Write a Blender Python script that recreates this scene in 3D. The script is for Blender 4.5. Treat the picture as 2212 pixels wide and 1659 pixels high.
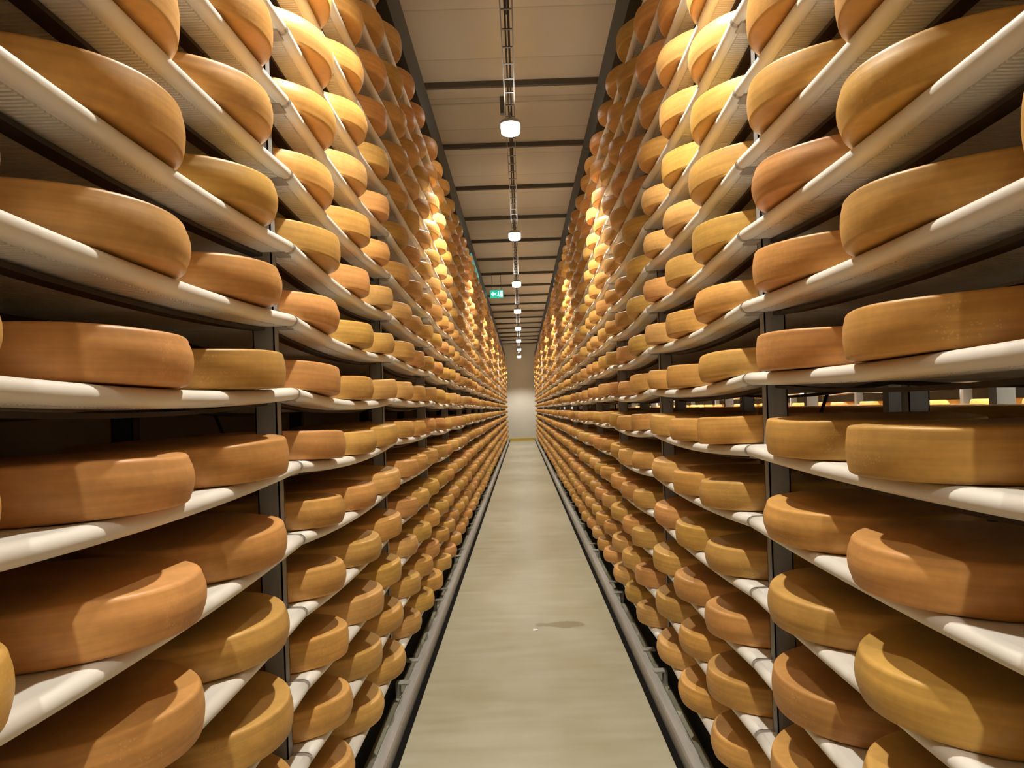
import bpy, bmesh, math, random
from mathutils import Matrix, Vector

for o in list(bpy.data.objects):
    bpy.data.objects.remove(o, do_unlink=True)
S = bpy.context.scene
COL = S.collection
random.seed(7)
PI = math.pi

# ------------------------------------------------------------------ camera
F_PX = 1650.0
VPX, VPY = 1126.0, 883.0
EYE = 1.50
CAMX = -0.010
ROLL = 0.034
cam = bpy.data.cameras.new('camera')
cam.sensor_width = 36.0
cam.lens = F_PX / 2212 * 36.0
cam.shift_x = -(VPX - 1106.0) / 2212
cam.shift_y = (VPY - 829.5) / 2212
cam.clip_start = 0.02
cam.clip_end = 200
camo = bpy.data.objects.new('camera', cam)
COL.objects.link(camo)
camo.matrix_world = (Matrix.Translation((CAMX, 0, EYE)) @ Matrix.Rotation(PI/2, 4, 'X')
                     @ Matrix.Rotation(-ROLL, 4, 'Z'))
S.camera = camo

# ------------------------------------------------------------------ world, exposure
w = bpy.data.worlds.new('world'); S.world = w
w.use_nodes = True
w.node_tree.nodes['Background'].inputs[0].default_value = (0.9, 0.8, 0.65, 1)
w.node_tree.nodes['Background'].inputs[1].default_value = 0.02
S.view_settings.view_transform = 'Standard'
S.view_settings.look = 'None'
S.view_settings.exposure = 0.1
S.view_settings.gamma = 1.0
S.view_settings.use_curve_mapping = False

# ------------------------------------------------------------------ layout numbers
LAMP_W = 262.0
SPOT_DEG = 120
LAMP_COL = (1.0, 0.93, 0.80)
LAMP_Z = 3.85
LAMPS_Y = [-1.6 + 3.99*i for i in range(10)]      # row of lamps over the aisle
BAY = 1.74
XB = 0.675            # front of the boards
XP = 0.735            # front of the uprights
XBACK = 1.145
BT = 0.037            # board thickness
LEVELS = list(range(-6, 10))
def zlev(k): return 1.5685 + 0.2205*k
SAGS = [0.017, 0.026, 0.031]      # the loaded boards sag between their brackets
def sagof(s, nb, k): return SAGS[0] if (s, nb, k) == (1, -1, 0) else SAGS[(nb*7 + k*3 + s) % 3]
def sag(sg, dy, L=None):
    u = dy/((L or BAY)/2); return -sg*(1-min(1, u*u))
CLIP0 = {-1: 2.30, 1: 2.35}     # the first upright in view, left rack and right rack
N0, N1 = -2, 18                   # bay n runs from clip n to clip n+1  (bay -1 holds the nearest wheels)
YEND = 36.3
CEIL = 4.52
CH_D, CH_H, CH_FRONT = 0.522, 0.093, 0.616

def lamp_light(name, x, y, z, power):
    l = bpy.data.lights.new(name, 'SPOT')        # the reflector throws the light down in a wide cone
    l.spot_size = math.radians(SPOT_DEG); l.spot_blend = 0.5
    l.energy = power; l.color = LAMP_COL; l.shadow_soft_size = 0.035
    o = bpy.data.objects.new(name, l); COL.objects.link(o); o.location = (x, y, z)
    return o

# ------------------------------------------------------------------ materials
def mat(name, col, rough=0.5, metal=0.0, spec=0.5):
    m = bpy.data.materials.new(name); m.use_nodes = True
    b = m.node_tree.nodes['Principled BSDF']
    b.inputs['Base Color'].default_value = (*col, 1)
    b.inputs['Roughness'].default_value = rough
    b.inputs['Metallic'].default_value = metal
    b.inputs['Specular IOR Level'].default_value = spec
    return m

def N(m, t, **k):
    n = m.node_tree.nodes.new(t)
    for a, v in k.items(): setattr(n, a, v)
    return n
def LK(m, a, b): m.node_tree.links.new(a, b)

def noisy(m, col, amt=0.15, scale=8.0, vec=(1, 1, 1), bump=0.0, coord='Object', detail=4):
    """multiply a base colour by a soft noise and add a bump"""
    b = m.node_tree.nodes['Principled BSDF']
    tc = N(m, 'ShaderNodeTexCoord'); mp = N(m, 'ShaderNodeMapping')
    mp.inputs['Scale'].default_value = vec
    LK(m, tc.outputs[coord], mp.inputs[0])
    no = N(m, 'ShaderNodeTexNoise'); no.inputs['Scale'].default_value = scale
    no.inputs['Detail'].default_value = detail
    LK(m, mp.outputs[0], no.inputs['Vector'])
    rp = N(m, 'ShaderNodeMapRange')
    rp.inputs['From Min'].default_value = 0.3; rp.inputs['From Max'].default_value = 0.7
    rp.inputs['To Min'].default_value = 1 - amt; rp.inputs['To Max'].default_value = 1 + amt
    LK(m, no.outputs['Fac'], rp.inputs['Value'])
    mx = N(m, 'ShaderNodeVectorMath', operation='SCALE')
    mx.inputs[0].default_value = col
    LK(m, rp.outputs[0], mx.inputs['Scale'])
    LK(m, mx.outputs[0], b.inputs['Base Color'])
    if bump:
        bp = N(m, 'ShaderNodeBump'); bp.inputs['Strength'].default_value = bump
        bp.inputs['Distance'].default_value = 0.002
        LK(m, no.outputs['Fac'], bp.inputs['Height']); LK(m, bp.outputs[0], b.inputs['Normal'])
    return mx

M_board = mat('white_plastic_board', (0.84, 0.82, 0.77), 0.45)
noisy(M_board, (0.84, 0.82, 0.77), 0.05, 14, (1, 0.3, 1))
M_post = mat('grey_galvanised_steel', (0.30, 0.30, 0.30), 0.5, 0.3)
noisy(M_post, (0.30, 0.30, 0.30), 0.12, 6, (4, 4, .6))
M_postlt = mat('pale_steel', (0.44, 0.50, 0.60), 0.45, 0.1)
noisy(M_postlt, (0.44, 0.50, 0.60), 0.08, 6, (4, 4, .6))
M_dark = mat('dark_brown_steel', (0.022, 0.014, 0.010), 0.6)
M_beam = mat('dark_blue_steel', (0.040, 0.048, 0.050), 0.5, 0.3)
M_rail = mat('brushed_rail_steel', (0.46, 0.44, 0.41), 0.42, 0.5)
noisy(M_rail, (0.46, 0.44, 0.41), 0.10, 10, (6, .5, 1))
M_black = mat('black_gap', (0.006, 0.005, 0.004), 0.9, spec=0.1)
M_wall = mat('end_wall_paint', (0.84, 0.82, 0.74), 0.7)
noisy(M_wall, (0.84, 0.82, 0.74), 0.03, 1.2)
M_wleft = mat('brown_side_wall', (0.36, 0.28, 0.19), 0.8)
noisy(M_wleft, (0.36, 0.28, 0.19), 0.08, 1.0)
M_yellow = mat('yellow_paint', (0.80, 0.56, 0.08), 0.5)
M_cei = mat('ceiling_sheet', (0.52, 0.47, 0.38), 0.7)
M_ceb = mat('ceiling_rib', (0.10, 0.085, 0.065), 0.6)
M_tray = mat('tray_steel', (0.13, 0.12, 0.11), 0.4, 0.6)
M_pipe = mat('pipe_cream', (0.62, 0.58, 0.48), 0.4)
M_house = mat('lamp_housing', (0.55, 0.55, 0.53), 0.4, 0.3)
M_paper = mat('white_paper', (0.9, 0.9, 0.86), 0.7)

def emit(name, col, strength):
    m = mat(name, col, 0.4)
    b = m.node_tree.nodes['Principled BSDF']
    b.inputs['Emission Color'].default_value = (*col, 1)
    b.inputs['Emission Strength'].default_value = strength
    return m
M_glow = emit('lamp_glow', (1.0, 0.95, 0.86), 26.0)
M_green = emit('exit_green', (0.02, 0.50, 0.33), 0.9)
M_exwhite = emit('exit_white', (0.70, 1.0, 0.90), 1.6)

# ceiling: metal sheets with soft lengthwise seams across the aisle
def ceiling_mat(m):
    b = m.node_tree.nodes['Principled BSDF']
    tc = N(m, 'ShaderNodeTexCoord'); sp = N(m, 'ShaderNodeSeparateXYZ')
    LK(m, tc.outputs['Object'], sp.inputs[0])
    md = N(m, 'ShaderNodeMath', operation='MULTIPLY'); md.inputs[1].default_value = 1/0.82
    LK(m, sp.outputs['Y'], md.inputs[0])
    fr = N(m, 'ShaderNodeMath', operation='FRACT'); LK(m, md.outputs[0], fr.inputs[0])
    cr = N(m, 'ShaderNodeValToRGB')
    cr.color_ramp.elements[0].position = 0.0; cr.color_ramp.elements[0].color = (0.48, 0.43, 0.35, 1)
    cr.color_ramp.elements[1].position = 0.03; cr.color_ramp.elements[1].color = (0.66, 0.61, 0.52, 1)
    e = cr.color_ramp.elements.new(1.0); e.color = (0.70, 0.65, 0.56, 1)
    LK(m, fr.outputs[0], cr.inputs[0]); LK(m, cr.outputs[0], b.inputs['Base Color'])
ceiling_mat(M_cei)

# cheese rind
def cheese_mat(name, use_attr):
    m = mat(name, (0.6, 0.32, 0.09), 0.45, spec=0.35)
    b = m.node_tree.nodes['Principled BSDF']
    if use_attr:
        src = N(m, 'ShaderNodeAttribute'); src.attribute_name = 'tint'; base = src.outputs['Color']
        vec = N(m, 'ShaderNodeTexCoord').outputs['Object']
    else:
        src = N(m, 'ShaderNodeObjectInfo'); base = src.outputs['Color']
        tc = N(m, 'ShaderNodeTexCoord'); ad = N(m, 'ShaderNodeVectorMath', operation='ADD')
        sc = N(m, 'ShaderNodeMath', operation='MULTIPLY'); sc.inputs[1].default_value = 37.0
        LK(m, src.outputs['Random'], sc.inputs[0])
        LK(m, tc.outputs['Object'], ad.inputs[0]); LK(m, sc.outputs[0], ad.inputs[1]); vec = ad.outputs[0]
    # horizontal smear lines + soft blotches
    def nz(scale, v, amt, detail):
        mp = N(m, 'ShaderNodeMapping'); mp.inputs['Scale'].default_value = v
        LK(m, vec, mp.inputs[0])
        no = N(m, 'ShaderNodeTexNoise'); no.inputs['Scale'].default_value = scale
        no.inputs['Detail'].default_value = detail
        LK(m, mp.outputs[0], no.inputs['Vector'])
        r = N(m, 'ShaderNodeMapRange'); r.inputs['From Min'].default_value = 0.25
        r.inputs['From Max'].default_value = 0.75
        r.inputs['To Min'].default_value = 1 - amt; r.inputs['To Max'].default_value = 1 + amt
        LK(m, no.outputs['Fac'], r.inputs['Value'])
        return r.outputs[0], no
    a, na = nz(3.0, (1, 1, 28), 0.16, 3)
    c, nc = nz(5.5, (1, 1, 1.4), 0.20, 4)
    d, nd = nz(60, (1, 1, 1), 0.06, 2)
    p = N(m, 'ShaderNodeMath', operation='MULTIPLY'); LK(m, a, p.inputs[0]); LK(m, c, p.inputs[1])
    p2 = N(m, 'ShaderNodeMath', operation='MULTIPLY'); LK(m, p.outputs[0], p2.inputs[0]); LK(m, d, p2.inputs[1])
    mul = N(m, 'ShaderNodeVectorMath', operation='SCALE')
    LK(m, base, mul.inputs[0]); LK(m, p2.outputs[0], mul.inputs['Scale'])
    out = mul.outputs[0]
    if not use_attr:
        # faint stippled stamp on one sector of the side and on the top
        tc2 = N(m, 'ShaderNodeTexCoord'); sp = N(m, 'ShaderNodeSeparateXYZ')
        LK(m, tc2.outputs['Object'], sp.inputs[0])
        def win(sock, lo, hi):
            g = N(m, 'ShaderNodeMath', operation='GREATER_THAN'); g.inputs[1].default_value = lo
            l = N(m, 'ShaderNodeMath', operation='LESS_THAN'); l.inputs[1].default_value = hi
            LK(m, sock, g.inputs[0]); LK(m, sock, l.inputs[0])
            x = N(m, 'ShaderNodeMath', operation='MULTIPLY')
            LK(m, g.outputs[0], x.inputs[0]); LK(m, l.outputs[0], x.inputs[1]); return x.outputs[0]
        at = N(m, 'ShaderNodeMath', operation='ARCTAN2')
        LK(m, sp.outputs['Y'], at.inputs[0]); LK(m, sp.outputs['X'], at.inputs[1])
        br = N(m, 'ShaderNodeTexVoronoi'); br.inputs['Scale'].default_value = 150
        LK(m, tc2.outputs['Object'], br.inputs['Vector'])
        dots = win(br.outputs['Distance'], -1, 0.30)
        wv = N(m, 'ShaderNodeTexNoise'); wv.inputs['Scale'].default_value = 26
        LK(m, tc2.outputs['Object'], wv.inputs['Vector'])
        letters = win(wv.outputs['Fac'], 0.50, 0.70)
        acc = None
        for s_ in (dots, letters, win(at.outputs[0], 0.25, 0.62), win(sp.outputs['Z'], 0.016, 0.078)):
            if acc is None: acc = s_
            else:
                q = N(m, 'ShaderNodeMath', operation='MULTIPLY'); LK(m, acc, q.inputs[0]); LK(m, s_, q.inputs[1]); acc = q.outputs[0]
        top = win(sp.outputs['Z'], 0.0895, 0.2)
        ll = N(m, 'ShaderNodeVectorMath', operation='LENGTH'); LK(m, tc2.outputs['Object'], ll.inputs[0])
        acc2 = None
        for s_ in (dots, letters, top, win(ll.outputs['Value'], 0.19, 0.245), win(at.outputs[0], -0.2, 0.75)):
            if acc2 is None: acc2 = s_
            else:
                q = N(m, 'ShaderNodeMath', operation='MULTIPLY'); LK(m, acc2, q.inputs[0]); LK(m, s_, q.inputs[1]); acc2 = q.outputs[0]
        sm = N(m, 'ShaderNodeMath', operation='ADD'); LK(m, acc, sm.inputs[0]); LK(m, acc2, sm.inputs[1])
        s3 = N(m, 'ShaderNodeMath', operation='MULTIPLY'); s3.inputs[1].default_value = 0.26
        LK(m, sm.outputs[0], s3.inputs[0])
        mx = N(m, 'ShaderNodeMix', data_type='RGBA')
        LK(m, s3.outputs[0], mx.inputs['Factor']); LK(m, out, mx.inputs['A'])
        mx.inputs['B'].default_value = (0.85, 0.62, 0.32, 1)
        out = mx.outputs['Result']
    LK(m, out, b.inputs['Base Color'])
    bp = N(m, 'ShaderNodeBump'); bp.inputs['Strength'].default_value = 0.25; bp.inputs['Distance'].default_value = 0.004
    LK(m, nc.outputs['Fac'], bp.inputs['Height']); LK(m, bp.outputs[0], b.inputs['Normal'])
    return m
M_cheese = cheese_mat('cheese_rind', False)
M_cheese_far = cheese_mat('cheese_rind_far', True)
TINTS = [(0.64, 0.345, 0.098), (0.63, 0.365, 0.100), (0.63, 0.32, 0.100), (0.67, 0.38, 0.125),
         (0.60, 0.355, 0.085), (0.66, 0.33, 0.112), (0.62, 0.335, 0.090)]
def tint(rnd):
    a = TINTS[rnd.randrange(len(TINTS))]; k = rnd.uniform(0.90, 1.08)
    return (a[0]*k, a[1]*k, a[2]*k)

# floor
M_floor = mat('sealed_concrete', (0.40, 0.37, 0.26), 0.32)
def floor_mat(m):
    b = m.node_tree.nodes['Principled BSDF']
    tc = N(m, 'ShaderNodeTexCoord')
    def nz(sc, v, d=4):
        mp = N(m, 'ShaderNodeMapping'); mp.inputs['Scale'].default_value = v
        LK(m, tc.outputs['Object'], mp.inputs[0])
        n = N(m, 'ShaderNodeTexNoise'); n.inputs['Scale'].default_value = sc; n.inputs['Detail'].default_value = d
        LK(m, mp.outputs[0], n.inputs['Vector']); return n
    n1 = nz(1.6, (1.6, 0.7, 1)); n2 = nz(3.0, (0.7, 3.0, 1), 3)
    cr = N(m, 'ShaderNodeValToRGB')
    cr.color_ramp.elements[0].position = 0.32; cr.color_ramp.elements[0].color = (0.37, 0.345, 0.225, 1)
    cr.color_ramp.elements[1].position = 0.62; cr.color_ramp.elements[1].color = (0.46, 0.45, 0.345, 1)
    ad = N(m, 'ShaderNodeMath', operation='ADD'); LK(m, n1.outputs['Fac'], ad.inputs[0]); LK(m, n2.outputs['Fac'], ad.inputs[1])
    hf = N(m, 'ShaderNodeMath', operation='MULTIPLY'); hf.inputs[1].default_value = 0.5; LK(m, ad.outputs[0], hf.inputs[0])
    LK(m, hf.outputs[0], cr.inputs[0])
    # damp patch at its own place on the floor
    mp = N(m, 'ShaderNodeMapping'); mp.vector_type = 'POINT'
    mp.inputs['Location'].default_value = (-0.42, -9.9, 0); mp.inputs['Scale'].default_value = (2.4, 1.9, 1)
    n3 = nz(6, (1, 1, 1), 3)
    LK(m, tc.outputs['Object'], mp.inputs[0])
    flat = N(m, 'ShaderNodeVectorMath', operation='MULTIPLY'); flat.inputs[1].default_value = (1, 3.2, 0)
    LK(m, mp.outputs[0], flat.inputs[0])
    # centre the patch around (0.22, 5.28)
    mp.inputs['Location'].default_value = (-0.24*2.4, -5.28*1.9, 0)
    ln = N(m, 'ShaderNodeVectorMath', operation='LENGTH'); LK(m, flat.outputs[0], ln.inputs[0])
    s = N(m, 'ShaderNodeMath', operation='ADD'); LK(m, ln.outputs['Value'], s.inputs[0]); LK(m, n3.outputs['Fac'], s.inputs[1])
    mr = N(m, 'ShaderNodeMapRange'); mr.inputs['From Min'].default_value = 0.98; mr.inputs['From Max'].default_value = 0.86
    LK(m, s.outputs[0], mr.inputs['Value'])
    mx = N(m, 'ShaderNodeMix', data_type='RGBA'); LK(m, mr.outputs[0], mx.inputs['Factor'])
    LK(m, cr.outputs[0], mx.inputs['A']); mx.inputs['B'].default_value = (0.28, 0.25, 0.155, 1)
    LK(m, mx.outputs['Result'], b.inputs['Base Color'])
    rr = N(m, 'ShaderNodeMapRange'); rr.inputs['To Min'].default_value = 0.26; rr.inputs['To Max'].default_value = 0.42
    LK(m, n2.outputs['Fac'], rr.inputs['Value']); LK(m, rr.outputs[0], b.inputs['Roughness'])
floor_mat(M_floor)

# ------------------------------------------------------------------ mesh helpers
class MB:
    def __init__(s): s.v = []; s.f = []; s.sm = []
    def add(s, vs, fs, smooth=False):
        n = len(s.v); s.v += vs; s.f += [tuple(i+n for i in f) for f in fs]; s.sm += [smooth]*len(fs); return s
    def box(s, x0, x1, y0, y1, z0, z1):
        if x0 > x1: x0, x1 = x1, x0
        vs = [(x, y, z) for x in (x0, x1) for y in (y0, y1) for z in (z0, z1)]
        fs = [(0, 1, 3, 2), (4, 6, 7, 5), (0, 4, 5, 1), (2, 3, 7, 6), (0, 2, 6, 4), (1, 5, 7, 3)]
        return s.add(vs, fs)
    def lathe(s, prof, n=32, c=(0, 0, 0)):
        vs = []
        for r, z in prof:
            for i in range(n):
                a = 2*PI*i/n; vs.append((c[0]+r*math.cos(a), c[1]+r*math.sin(a), c[2]+z))
        fs = []
        for j in range(len(prof)-1):
            for i in range(n):
                k = (i+1) % n
                fs.append((j*n+i, j*n+k, (j+1)*n+k, (j+1)*n+i))
        s.add(vs, fs, True)
        m = len(prof)
        base = len(s.v)-m*n
        s.f += [tuple(base+i for i in range(n))[::-1], tuple(base+(m-1)*n+i for i in range(n))]; s.sm += [False, False]
        return s
    def sweep_y(s, prof, y0, y1, smooth=False):
        """closed (x,z) profile swept along y"""
        n = len(prof)
        vs = [(x, y0, z) for x, z in prof] + [(x, y1, z) for x, z in prof]
        fs = [(i, (i+1) % n, n+(i+1) % n, n+i) for i in range(n)]
        s.add(vs, fs, smooth)
        b = len(s.v)-2*n
        s.f += [tuple(b+i for i in range(n))[::-1], tuple(b+n+i for i in range(n))]; s.sm += [False, False]
        return s
    def mesh(s, name, m):
        me = bpy.data.meshes.new(name)
        me.from_pydata(s.v, [], s.f)
        for p, q in zip(me.polygons, s.sm): p.use_smooth = q
        me.update()
        bm = bmesh.new(); bm.from_mesh(me); bmesh.ops.recalc_face_normals(bm, faces=bm.faces); bm.to_mesh(me); bm.free()
        me.materials.append(m)
        return me
    def build(s, name, m, parent=None):
        o = bpy.data.objects.new(name, s.mesh(name, m)); COL.objects.link(o)
        if parent: o.parent = parent
        return o
def _tube(s, p, q, r, n=10):
    p = Vector(p); q = Vector(q); d = (q-p).normalized()
    u = d.orthogonal().normalized(); w_ = d.cross(u); vs = []
    for c in (p, q):
        for i in range(n):
            a = 2*PI*i/n; vs.append(tuple(c + r*(math.cos(a)*u + math.sin(a)*w_)))
    fs = [(i, (i+1) % n, n+(i+1) % n, n+i) for i in range(n)]
    b = len(s.v); s.add(vs, fs, True)
    s.f += [tuple(b+i for i in range(n))[::-1], tuple(b+n+i for i in range(n))]; s.sm += [False, False]
    return s
MB.tube = _tube

def tag(o, label=None, cat=None, group=None, kind=None):
    if label: o['label'] = label
    if cat: o['category'] = cat
    if group: o['group'] = group
    if kind: o['kind'] = kind
    return o
def empty(name, loc):
    o = bpy.data.objects.new(name, None); COL.objects.link(o); o.location = loc
    o.empty_display_size = 0.1; return o
def struct(mb, name, m):
    o = mb.build(name, m); o['kind'] = 'structure'; return o

def project(x, y, z):
    if y <= 0.05: return None
    dx = F_PX*(x-CAMX)/y; dy = -F_PX*(z-EYE)/y
    return (VPX + dx + ROLL*dy, VPY + dy - ROLL*dx)

# ------------------------------------------------------------------ the room
Y0 = -3.2
struct(MB().box(-1.62, 3.9, Y0, YEND+0.2, -0.1, 0.0), 'floor', M_floor)
struct(MB().box(-1.62, 3.9, Y0, YEND+0.2, CEIL, CEIL+0.1), 'ceiling', M_cei)
struct(MB().box(-1.62, 3.9, YEND, YEND+0.15, 0, CEIL), 'wall_end', M_wall)
struct(MB().box(-1.62, 3.9, Y0-0.15, Y0, 0, CEIL), 'wall_rear', M_wall)
struct(MB().box(-1.75, -1.60, Y0, YEND, 0, CEIL), 'wall_left', M_wleft)
struct(MB().box(3.9, 4.05, Y0, YEND, 0, CEIL), 'wall_right', M_wall)
struct(MB().box(-0.60, 0.60, YEND-0.03, YEND-0.001, 0.0, 0.10), 'baseboard_end', M_yellow)
n = 0
yb = 7.03 - 1.64*5
while yb < YEND:
    n += 1
    struct(MB().box(-1.6, 1.7, yb-0.022, yb+0.022, CEIL-0.05, CEIL-0.0005), 'trim_%d' % n, M_ceb)
    yb += 1.64
tag(MB().box(-0.575, 0.575, YEND-1.0, YEND-0.85, 0.0005, 0.003).build('floor_stripe', M_yellow),
    'yellow painted line across the floor before the pale end wall', 'floor marking')

# ------------------------------------------------------------------ floor rails along both racks
for s in (-1, 1):
    side = 'left' if s < 0 else 'right'
    t = empty('floor_rail', (s*0.63, 0, 0))
    X = lambda a: s*(a-0.63)
    tag(t, 'long grey steel guide rail on the floor along the %s rack' % side, 'rail', 'guide rails on the floor')
    prof = [(X(0.610), 0.0), (X(0.610), 0.062), (X(0.617), 0.070), (X(0.662), 0.070), (X(0.668), 0.064), (X(0.668), 0.058), (X(0.622), 0.058), (X(0.622), 0.0)]
    MB().sweep_y(prof, Y0+0.05, YEND-0.05).build('rail_profile', M_rail, t)
    MB().box(X(0.580), X(0.6095), Y0+0.05, YEND-0.05, 0.0005, 0.004).build('slot', M_black, t)
    for i in range(-1, 20):
        for q, dl in ((0, 0.0), (1, 0.36)):
            yy = CLIP0[s] + i*BAY + dl
            if yy < 2.0 or yy > YEND-0.6 or (yy > 18): continue
            m = MB().box(X(0.650), X(0.72), yy-0.03, yy+0.03, 0.0705, 0.078)
            if q == 0: m.box(X(0.700), X(0.72), yy-0.03, yy+0.03, 0.0, 0.0705)
            m.build('foot_bracket', M_rail, t)

# ------------------------------------------------------------------ cheese meshes
def cheese_profile(bulge, er):
    R = CH_D/2; H = CH_H
    pts = [(0.02, 0.0), (R*0.6, 0.0), (R-er*1.3-bulge, 0.0)]
    for i in range(1, 5):
        a = PI/2*i/5; pts.append((R-bulge-er+er*math.sin(a), er-er*math.cos(a)))
    for i in range(0, 7):
        t = i/6; z = er+(H-2*er)*t; pts.append((R-bulge*(2*t-1)**2, z))
    for i in range(1, 5):
        a = PI/2*i/5; pts.append((R-bulge-er+er*math.cos(a), H-er+er*math.sin(a)))
    pts += [(R-er*1.3-bulge, H), (R*0.6, H-0.001), (0.02, H-0.0015)]
    return pts
def cheese_mesh(name, bulge, er, seed, seg=88):
    rnd = random.Random(seed)
    ph = [rnd.uniform(0, 6.28) for _ in range(6)]
    m = MB().lathe(cheese_profile(bulge, er), seg)
    out = []
    for (x, y, z) in m.v:
        r = math.hypot(x, y); a = math.atan2(y, x)
        k = 1 + 0.0035*math.sin(2*a+ph[0]) + 0.002*math.sin(3*a+ph[1]) + 0.0010*math.sin(7*a+ph[2])*(z/CH_H)
        zz = z + (0.0014*math.sin(2*a+ph[3]) + 0.0010*math.sin(5*a+ph[4]))*(z/CH_H)*min(1, r/0.2)
        out.append((x*k, y*k, zz))
    m.v = out
    return m.mesh(name, M_cheese)
CHM = [cheese_mesh('cheese_wheel', b_, e_, i) for i, (b_, e_) in enumerate(
      [(0.005, 0.009), (0.008, 0.012), (0.004, 0.008), (0.009, 0.010), (0.006, 0.013)])]

# every wheel position
spots = []     # (rack, bay, level, pos, x, y, z)
rnd = random.Random(11)
for s in (-1, 1):
    for nb in range(N0, N1+1):
        yc0 = CLIP0[s] + nb*BAY + BAY/2
        for k in LEVELS:
            for p in (-1, 0, 1):
                y = yc0 + p*0.543 + rnd.uniform(-0.010, 0.010)
                if nb == -1: y -= 0.055 + (0.02 if p == -1 else 0.0)
                if nb == 0 and s < 0 and p == -1: y -= 0.05
                if y + CH_D/2 > YEND - 0.1: continue
                x = s*(CH_FRONT + CH_D/2 + rnd.uniform(-0.008, 0.010))
                zz = zlev(k)+BT/2+0.0008+sag(sagof(s, nb, k), y-yc0)+0.0006+0.0925*sagof(s, nb, k)
                spots.append((s, nb, k, p, x, y, zz, rnd.uniform(0, 2*PI), 2*sagof(s, nb, k)*(y-yc0)/(BAY/2)**2))
def inview(x, y, z, r):
    for ax in (-r, 0, r):
        for ay in (-r, 0, r):
            for az in (0, CH_H):
                q = project(x+ax, y+ay, z+az)
                if q and -5 < q[0] < 2217 and -5 < q[1] < 1664: return True
    return False
vis = [t for t in spots if inview(t[4], t[5], t[6], 0.20)]
vis.sort(key=lambda t: t[5])
indiv = vis[:300]
iset = set((t[0], t[1], t[2], t[3]) for t in indiv)

ORD = ['first', 'second', 'third', 'fourth', 'fifth', 'sixth', 'seventh', 'eighth', 'ninth', 'tenth', 'eleventh', 'twelfth']
def shelfname(k):
    return (ORD[k] + ' shelf above eye level') if k >= 0 else (ORD[-k-1] + ' shelf below eye level')
POSN = {-1: 'nearest', 0: 'middle', 1: 'farthest'}
for (s, nb, k, p, x, y, z, rz, tilt) in indiv:
    o = bpy.data.objects.new('cheese_wheel', CHM[rnd.randrange(len(CHM))])
    COL.objects.link(o)
    o.location = (x, y, z)
    rot = rz if rnd.random() < 0.55 else (PI if s > 0 else 0)-0.45+rnd.uniform(-.5, .9)*s
    o.rotation_euler = (Matrix.Rotation(tilt, 3, 'X') @ Matrix.Rotation(rot, 3, 'Z')).to_euler()
    c = tint(rnd); o.color = (*c, 1)
    side = 'left' if s < 0 else 'right'
    tag(o, 'ochre cheese wheel, %s rack, %s, %s in the %s bay' % (side, shelfname(k), POSN[p], ORD[nb+1]),
        'cheese', 'cheese wheels on the %s rack' % side)

# the far wheels, beyond the 300 nearest: one object
def low_profile():
    R = CH_D/2; H = CH_H
    return [(0.05, 0), (R-0.014, 0), (R-0.006, 0.007), (R-0.001, 0.032), (R, H/2), (R-0.001, H-0.032), (R-0.006, H-0.007), (R-0.014, H), (0.05, H)]
LP = low_profile()
def stuff_cheeses(name, pts, label, group, seg=26):
    vs = []; fs = []; cols = []; r2 = random.Random(3)
    m = len(LP)
    circ = [(math.cos(2*PI*i/seg), math.sin(2*PI*i/seg)) for i in range(seg)]
    for (x, y, z) in pts:
        b = len(vs)
        sc = r2.uniform(0.985, 1.01)
        for r, h in LP:
            for c, s_ in circ: vs.append((x+r*c*sc, y+r*s_*sc, z+h*sc))
        for j in range(m-1):
            for i in range(seg):
                k = (i+1) % seg
                fs.append((b+j*seg+i, b+j*seg+k, b+(j+1)*seg+k, b+(j+1)*seg+i))
        fs.append(tuple(b+i for i in range(seg))[::-1]); fs.append(tuple(b+(m-1)*seg+i for i in range(seg)))
        c = tint(r2); cols += [(*c, 1)]*(m*seg)
    me = bpy.data.meshes.new(name); me.from_pydata(vs, [], fs)
    at = me.color_attributes.new('tint', 'FLOAT_COLOR', 'POINT')
    flat = [v for c in cols for v in c]
    at.data.foreach_set('color', flat)
    me.polygons.foreach_set('use_smooth', [len(p.vertices) == 4 for p in me.polygons])
    me.materials.append(M_cheese_far); me.update()
    o = bpy.data.objects.new(name, me); COL.objects.link(o)
    return tag(o, label, 'cheese', group, 'stuff')
stuff_cheeses('distant_cheese_wheels', [(t[4], t[5], t[6]) for t in spots if (t[0], t[1], t[2], t[3]) not in iset],
              'hundreds of small ochre cheese wheels receding down both racks to the end wall', 'distant cheese wheels')

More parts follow.
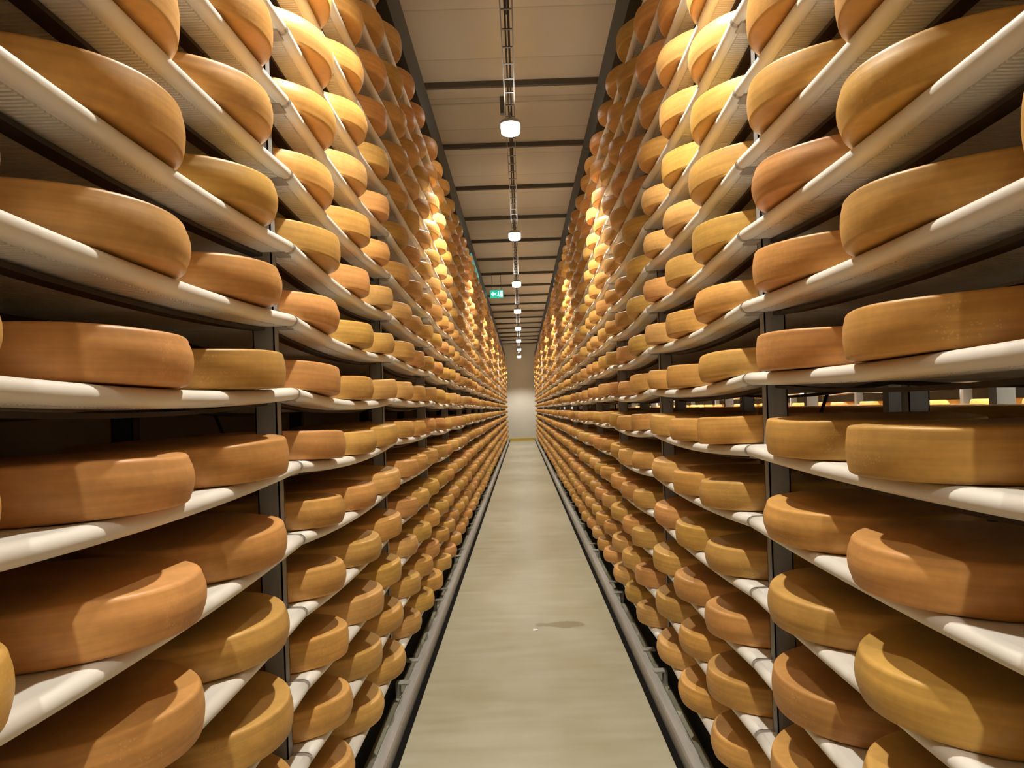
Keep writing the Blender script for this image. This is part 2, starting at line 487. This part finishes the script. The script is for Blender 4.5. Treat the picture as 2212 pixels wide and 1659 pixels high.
# ------------------------------------------------------------------ shelf boards
def nose(inset=0.0):
    h = BT/2-inset
    return [(inset+0.022+0.022*math.cos(PI/2+PI*i/8), 0.0005+h*math.sin(PI/2+PI*i/8)*0.985) for i in range(9)]
def board_mb(s, L, ribs=True, sg=0.022):
    """origin at the middle of the board front; +x goes into the rack times s"""
    m = MB()
    D = 1.135-XB; h = BT/2; pr = nose()
    zb = -h+0.006 if ribs else -h
    pr += [(0.030, -h+0.001), (0.034, zb), (D, zb), (D, h)]
    pr = [(s*x, z) for x, z in pr]
    n = len(pr); ns = 18 if ribs else 6
    vs = []; fs = []; sm = []
    for j in range(ns+1):
        y = -L/2+L*j/ns
        vs += [(x, y, z) for x, z in pr]
    for j in range(ns):
        for i in range(n):
            k = (i+1) % n
            fs.append((j*n+i, j*n+k, (j+1)*n+k, (j+1)*n+i)); sm.append(i < 8)
    fs += [tuple(range(n))[::-1], tuple(ns*n+i for i in range(n))]; sm += [False, False]
    m.v = vs; m.f = fs; m.sm = sm
    if ribs:
        step = 0.0125; nn = int(L/step)
        for i in range(nn):
            yy = -L/2 + (i+0.5)*L/nn
            m.box(s*0.034, s*D, yy-0.0032, yy+0.0032, -h, zb+0.0002)
        for i in range(nn):                       # fine ridges on the top, set back from the nosing
            yy = -L/2 + (i+0.5)*L/nn
            m.box(s*0.075, s*(D-0.01), yy-0.0030, yy+0.0030, h-0.0005, h+0.0007)
    m.v = [(x, y, z+sag(sg, y)) for x, y, z in m.v]
    return m
BL = BAY-0.024
BM = {(s, sg): board_mb(s, BL, True, sg).mesh('shelf_board', M_board) for s in (-1, 1) for sg in SAGS}
blist = []
for s in (-1, 1):
    for nb in range(N0, N1+1):
        y = CLIP0[s] + nb*BAY + BAY/2
        L = BL
        if y+L/2 > YEND-0.05: continue
        for k in LEVELS: blist.append((s, nb, k, y))
bvis = sorted([b for b in blist if b[1] >= -1 and any(inview(b[0]*0.7, b[3]+q*0.4, zlev(b[2]), 0.1) for q in (-2, -1, 0, 1, 2))], key=lambda b: b[3])[:300]
bset = set(b[:3] for b in bvis)
for (s, nb, k, y) in bvis:
    o = bpy.data.objects.new('shelf_board', BM[(s, sagof(s, nb, k))]); COL.objects.link(o)
    o.location = (s*XB, y, zlev(k))
    side = 'left' if s < 0 else 'right'
    tag(o, 'white plastic shelf board under cheeses, %s rack, %s, %s bay' % (side, shelfname(k), ORD[nb+1]), 'shelf',
        'white shelf boards of the %s rack' % side)
m = MB()
lowb = {(s, sg): board_mb(s, BL, False, sg) for s in (-1, 1) for sg in SAGS}
for (s, nb, k, y) in blist:
    if (s, nb, k) in bset: continue
    lb = lowb[(s, sagof(s, nb, k))]; m.add([(a+s*XB, b+y, c+zlev(k)) for a, b, c in lb.v], lb.f)
tag(m.build('distant_shelf_boards', M_board), 'thin white shelf boards of both racks far down the aisle', 'shelf', 'distant shelf boards', 'stuff')

# ------------------------------------------------------------------ the two steel racks along the aisle
def channel(m, s, x0, x1, y, z0, z1, d=0.045, t=0.004):
    """U-shaped upright: front web with two flanges going back"""
    m.box(s*x0, s*x1, y-d/2, y-d/2+t, z0, z1)
    m.box(s*x0, s*(x0+t), y-d/2, y+d/2, z0, z1)
    m.box(s*x1, s*(x1-t), y-d/2, y+d/2, z0, z1)
    m.box(s*(x0), s*(x0+0.016), y+d/2-t, y+d/2, z0, z1)
    m.box(s*(x1-0.016), s*x1, y+d/2-t, y+d/2, z0, z1)
    return m
RTOP = 3.80
def rail_mb(s, x0, x1, zt, clips):
    """flat steel strip under the boards that follows their sag from bracket to bracket"""
    vs = []; fs = []
    ys = []
    for c in clips[:-1]:
        for q in range(8): ys.append((c+BAY*q/8, c+BAY/2))
    for y, yc in ys:
        z = zt-0.0008+sag(0.0315, y-yc)
        vs += [(s*x0, y, z), (s*x1, y, z), (s*x1, y, z-0.010), (s*x0, y, z-0.010)]
    for j in range(len(ys)-1):
        for i in range(4):
            k = (i+1) % 4; fs.append((4*j+i, 4*j+k, 4*j+4+k, 4*j+4+i))
    n = len(ys)
    fs += [(3, 2, 1, 0), (4*n-4, 4*n-3, 4*n-2, 4*n-1)]
    return MB().add(vs, fs)
for s in (-1, 1):
    side = 'left' if s < 0 else 'right'
    r = empty('storage_rack', (0, 0, 0))
    tag(r, 'tall grey steel storage rack filled with cheese wheels on the %s of the aisle' % side, 'rack', 'storage racks along the aisle')
    clips = [CLIP0[s]+i*BAY for i in range(N0, N1+2)]
    clips = [c for c in clips if c < YEND-0.05]
    for c in clips:
        m_ = channel(MB(), s, XP, XP+0.064, c-0.012, 0.0, RTOP)
        m_.build('upright', M_post, r)
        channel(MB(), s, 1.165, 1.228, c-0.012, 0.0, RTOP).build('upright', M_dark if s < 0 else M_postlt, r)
    ya, yz = clips[0]-0.05, clips[-1]+0.05
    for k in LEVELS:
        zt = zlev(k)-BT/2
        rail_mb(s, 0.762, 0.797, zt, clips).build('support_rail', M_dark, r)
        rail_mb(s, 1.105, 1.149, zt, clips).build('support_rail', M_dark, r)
    # brackets under the joints of the boards
    near = [c for c in clips if c > 2][:6]
    far = MB()
    for c in clips:
        for k in LEVELS:
            zt = zlev(k)-BT/2
            b = MB() if c in near else far
            pf = [(s*(XB+x), z+zlev(k)) for x, z in nose(0.0025)]+[(s*(XP+0.066), zt+0.003), (s*(XP+0.066), zlev(k)+BT/2-0.0025)]
            b.sweep_y(pf, c-0.0105, c+0.0105)
            b.box(s*(XB+0.022), s*(XP-0.0005), c-0.034, c+0.034, zt-0.006, zt-0.0008)
            if c in near: b.build('bracket', M_rail, r)
    tag(far.build('bracket', M_rail, r), kind='stuff')
    MB().box(s*0.685, s*0.80, ya, yz, RTOP, RTOP+0.28).build('top_beam', M_beam, r)
    MB().box(s*0.72, s*1.20, ya, yz, 0.02, 0.13).build('under_rack_shade', M_black, r)  # black filler block standing in for the shade under the rack
    for i, c in enumerate(clips[:-1]):
        if i % 2 == 0 and c < 20:
            MB().tube((s*1.236, c+BAY, 0.5), (s*1.236, c, 2.3), 0.007, 8).build('brace', M_dark, r)

# pale columns where the far racks change
for s in (-1, 1):
    tag(MB().box(s*0.645, s*0.668, 23.1-0.03, 23.1+0.03, 0, 3.79).build('steel_column', M_postlt),
        'slim pale steel column far down the aisle against the %s rack' % ('left' if s < 0 else 'right'), 'column', 'slim columns far down the aisle')

# ------------------------------------------------------------------ next aisle, seen through the gaps of the right rack
def outer_rack(xf, dirn, y0, y1, label, nm, seedv):
    """xf: aisle-side front, dirn: +1 the rack goes towards +x"""
    r = empty('storage_rack', (xf, 0, 0)); tag(r, label, 'rack')
    L = lambda a: dirn*a
    cl = []
    c = y0
    while c <= y1: cl.append(c); c += BAY
    for c in cl:
        MB().box(L(0.05), L(0.115), c-0.022, c+0.022, 0, RTOP).build('upright', M_postlt, r)
        MB().box(L(0.425), L(0.485), c-0.022, c+0.022, 0, RTOP).build('upright', M_postlt, r)
    MB().box(L(0.01), L(0.13), cl[0], cl[-1], RTOP, RTOP+0.28).build('top_beam', M_beam, r)
    pts = []; bm_ = MB(); lb = board_mb(1, BL, False)
    r3 = random.Random(seedv)
    for c in cl[:-1]:
        for k in LEVELS:
            bm_.add([(xf+dirn*a, b+c+BAY/2, q+zlev(k)) for a, b, q in lb.v], lb.f)
            for p in (-1, 0, 1):
                pts.append((xf+dirn*(CH_D/2-0.04), c+BAY/2+p*0.543+r3.uniform(-.01, .01), zlev(k)+BT/2+0.001))
    tag(bm_.build('shelf_boards', M_board), 'white shelf boards in the %s rack' % nm, 'shelf', 'shelf boards of the %s rack' % nm, 'stuff')
    stuff_cheeses('cheese_wheels', pts, 'cheese wheels stored in the %s rack seen through the gap' % nm, 'cheese wheels of the %s rack' % nm, 24)
outer_rack(1.735, -1, 0.9, 17, 'pale steel rack standing back to back behind the right rack', 'back to back', 5)
outer_rack(3.10, 1, 2.0, 22, 'pale steel rack across the next aisle seen through the right rack', 'next aisle', 6)

# ------------------------------------------------------------------ lamps, tray, pipes
def make_lamp():
    t = empty('pendant_lamp', (0, 0, LAMP_Z))
    MB().lathe([(0.030, 0.072), (0.075, 0.055), (0.082, 0.040), (0.082, 0.026), (0.0805, 0.0255)], 28).build('housing', M_house, t)
    MB().lathe([(0.030, -0.058), (0.066, -0.055), (0.077, -0.045), (0.080, 0.0), (0.080, 0.025), (0.04, 0.0252)], 28).build('diffuser', M_glow, t)
    MB().tube((0, 0, 0.070), (0, 0, 0.128), 0.010, 10).build('stem', M_house, t)
    return t
def dup(t):
    r = t.copy(); COL.objects.link(r)
    for c in list(t.children):
        d = c.copy(); COL.objects.link(d); d.parent = r
    return r
L0 = make_lamp(); first = True
LN = {1: 'lamp just above the frame', 2: 'brightest and nearest', 3: 'second nearest', 4: 'third nearest', 5: 'fourth nearest', 6: 'fifth nearest',
      7: 'sixth nearest', 8: 'seventh nearest', 9: 'last and farthest'}
for i, y in enumerate(LAMPS_Y):
    o = L0 if i == 0 else dup(L0)
    o.location = (-0.02, y, LAMP_Z)
    lab = {0: 'white ceiling lamp hung over the aisle behind the viewer', 1: 'white ceiling lamp hung over the aisle just above the frame'}.get(
        i, 'glowing white pendant lamp under the cable tray, %s in the row' % LN.get(i, ''))
    tag(o, lab, 'lamp', 'lamps over the aisle')
    lamp_light('lamp_light', -0.02, y, LAMP_Z-0.115, LAMP_W)
for i in range(6):
    o = dup(L0); y = 0.8 + 4.0*i
    o.location = (2.42, y, LAMP_Z)
    tag(o, 'white pendant lamp over the next aisle behind the right rack, %s in its row' % ORD[i], 'lamp', 'lamps over the next aisle')
    lamp_light('lamp_light', 2.42, y, LAMP_Z-0.115, LAMP_W*3.0)

for tx, where in ((-0.02, 'along the middle of the ceiling'), (2.42, 'over the next aisle behind the right rack')):
    t = empty('cable_tray', (tx, 0, 0))
    tag(t, 'dark metal cable tray running ' + where, 'cable tray', 'cable trays')
    for q in (-0.038, 0.038):
        MB().box(q-0.004, q+0.004, Y0+0.1, YEND-0.1, 3.98, 4.02).build('side_rail', M_tray, t)
    m = MB(); y = Y0+0.2
    while y < YEND-0.3:
        m.box(-0.034, 0.034, y-0.008, y+0.008, 3.984, 3.990); y += 0.25
    m.build('rungs', M_tray, t)
    m = MB().tube((0.012, Y0+.2, 3.997), (0.012, YEND-.2, 3.997), 0.007, 8).tube((-0.010, Y0+.2, 3.996), (-0.010, YEND-.2, 3.996), 0.006, 8)
    m.build('cables', M_dark, t)
    y = 1.6
    while y < YEND:
        MB().tube((0, y, 4.02), (0, y, CEIL-0.001), 0.004, 6).build('hanger_rod', M_tray, t)
        y += 3.28
t = empty('ceiling_conduit', (0, 7.38, CEIL-0.06))
tag(t, 'thin pale conduit pipe crossing the ceiling above the nearest lamp', 'pipe')
MB().tube((-1.5, 0, 0), (1.6, 0, 0), 0.009, 10).build('pipe', M_pipe, t)
MB().box(-0.115, -0.075, -0.03, 0.03, -0.11, 0.05).build('junction_box', M_tray, t)

# exit sign hanging over the aisle
t = empty('exit_sign', (-0.47, 17.0, 4.07))
tag(t, 'small lit green emergency exit sign hanging left of the lamp row', 'sign')
MB().box(-0.145, 0.145, -0.02, 0.02, -0.085, 0.085).build('panel', M_green, t)
yf = -0.0215
def flat(m, pts, y0=-0.026, y1=-0.0205):
    n_ = len(pts); vs = [(x, y0, z) for x, z in pts]+[(x, y1, z) for x, z in pts]
    fs = [tuple(range(n_)), tuple(range(n_, 2*n_))[::-1]]+[(i, (i+1) % n_, n_+(i+1) % n_, n_+i) for i in range(n_)]
    return m.add(vs, fs)
flat(MB(), [(-0.125, 0), (-0.075, 0.05), (-0.075, 0.02), (-0.02, 0.02), (-0.02, -0.02), (-0.075, -0.02), (-0.075, -0.05)]).build('arrow', M_exwhite, t)
m = flat(MB(), [(0.085, -0.065), (0.130, -0.065), (0.130, 0.065), (0.085, 0.065)])
m.build('door_symbol', M_exwhite, t)
m = flat(MB(), [(0.030, 0.030), (0.052, 0.025), (0.050, -0.010), (0.068, -0.060), (0.056, -0.060), (0.038, -0.020), (0.022, -0.045), (0.006, -0.045), (0.006, -0.034), (0.018, -0.034), (0.030, -0.008)])
flat(m, [(0.040+0.012*math.cos(i*PI/4), 0.048+0.012*math.sin(i*PI/4)) for i in range(8)])
m.build('running_figure', M_exwhite, t)
MB().tube((-0.10, 0, 0.085), (-0.10, 0, CEIL-4.071), 0.004, 6).tube((0.10, 0, 0.085), (0.10, 0, CEIL-4.071), 0.004, 6).build('hanger_rod', M_tray, t)
# sign plate on the inner face of the left top beam
t = empty('emergency_sign', (-0.690, 12.2, 3.72))
tag(t, 'teal emergency sign plate fixed flat under the left top beam', 'sign')
MB().box(0.005, 0.030, -1.0, 1.0, -0.07, 0.085).build('panel', emit('beam_sign_teal', (0.05, 0.42, 0.40), 0.5), t)

# paper scrap on the floor
m = MB().add([(-.016, -.02, .0006), (.018, -.016, .003), (.014, .02, .0006), (-.014, .018, .004), (-.016, -.02, .0012), (.018, -.016, .0036), (.014, .02, .0012), (-.014, .018, .0046)],
             [(0, 1, 2, 3), (4, 7, 6, 5), (0, 4, 5, 1), (1, 5, 6, 2), (2, 6, 7, 3), (3, 7, 4, 0)])
o = m.build('paper_scrap', M_paper); o.location = (0.035, 5.17, 0)
tag(o, 'tiny white scrap lying on the floor beside the damp patch', 'paper scrap')
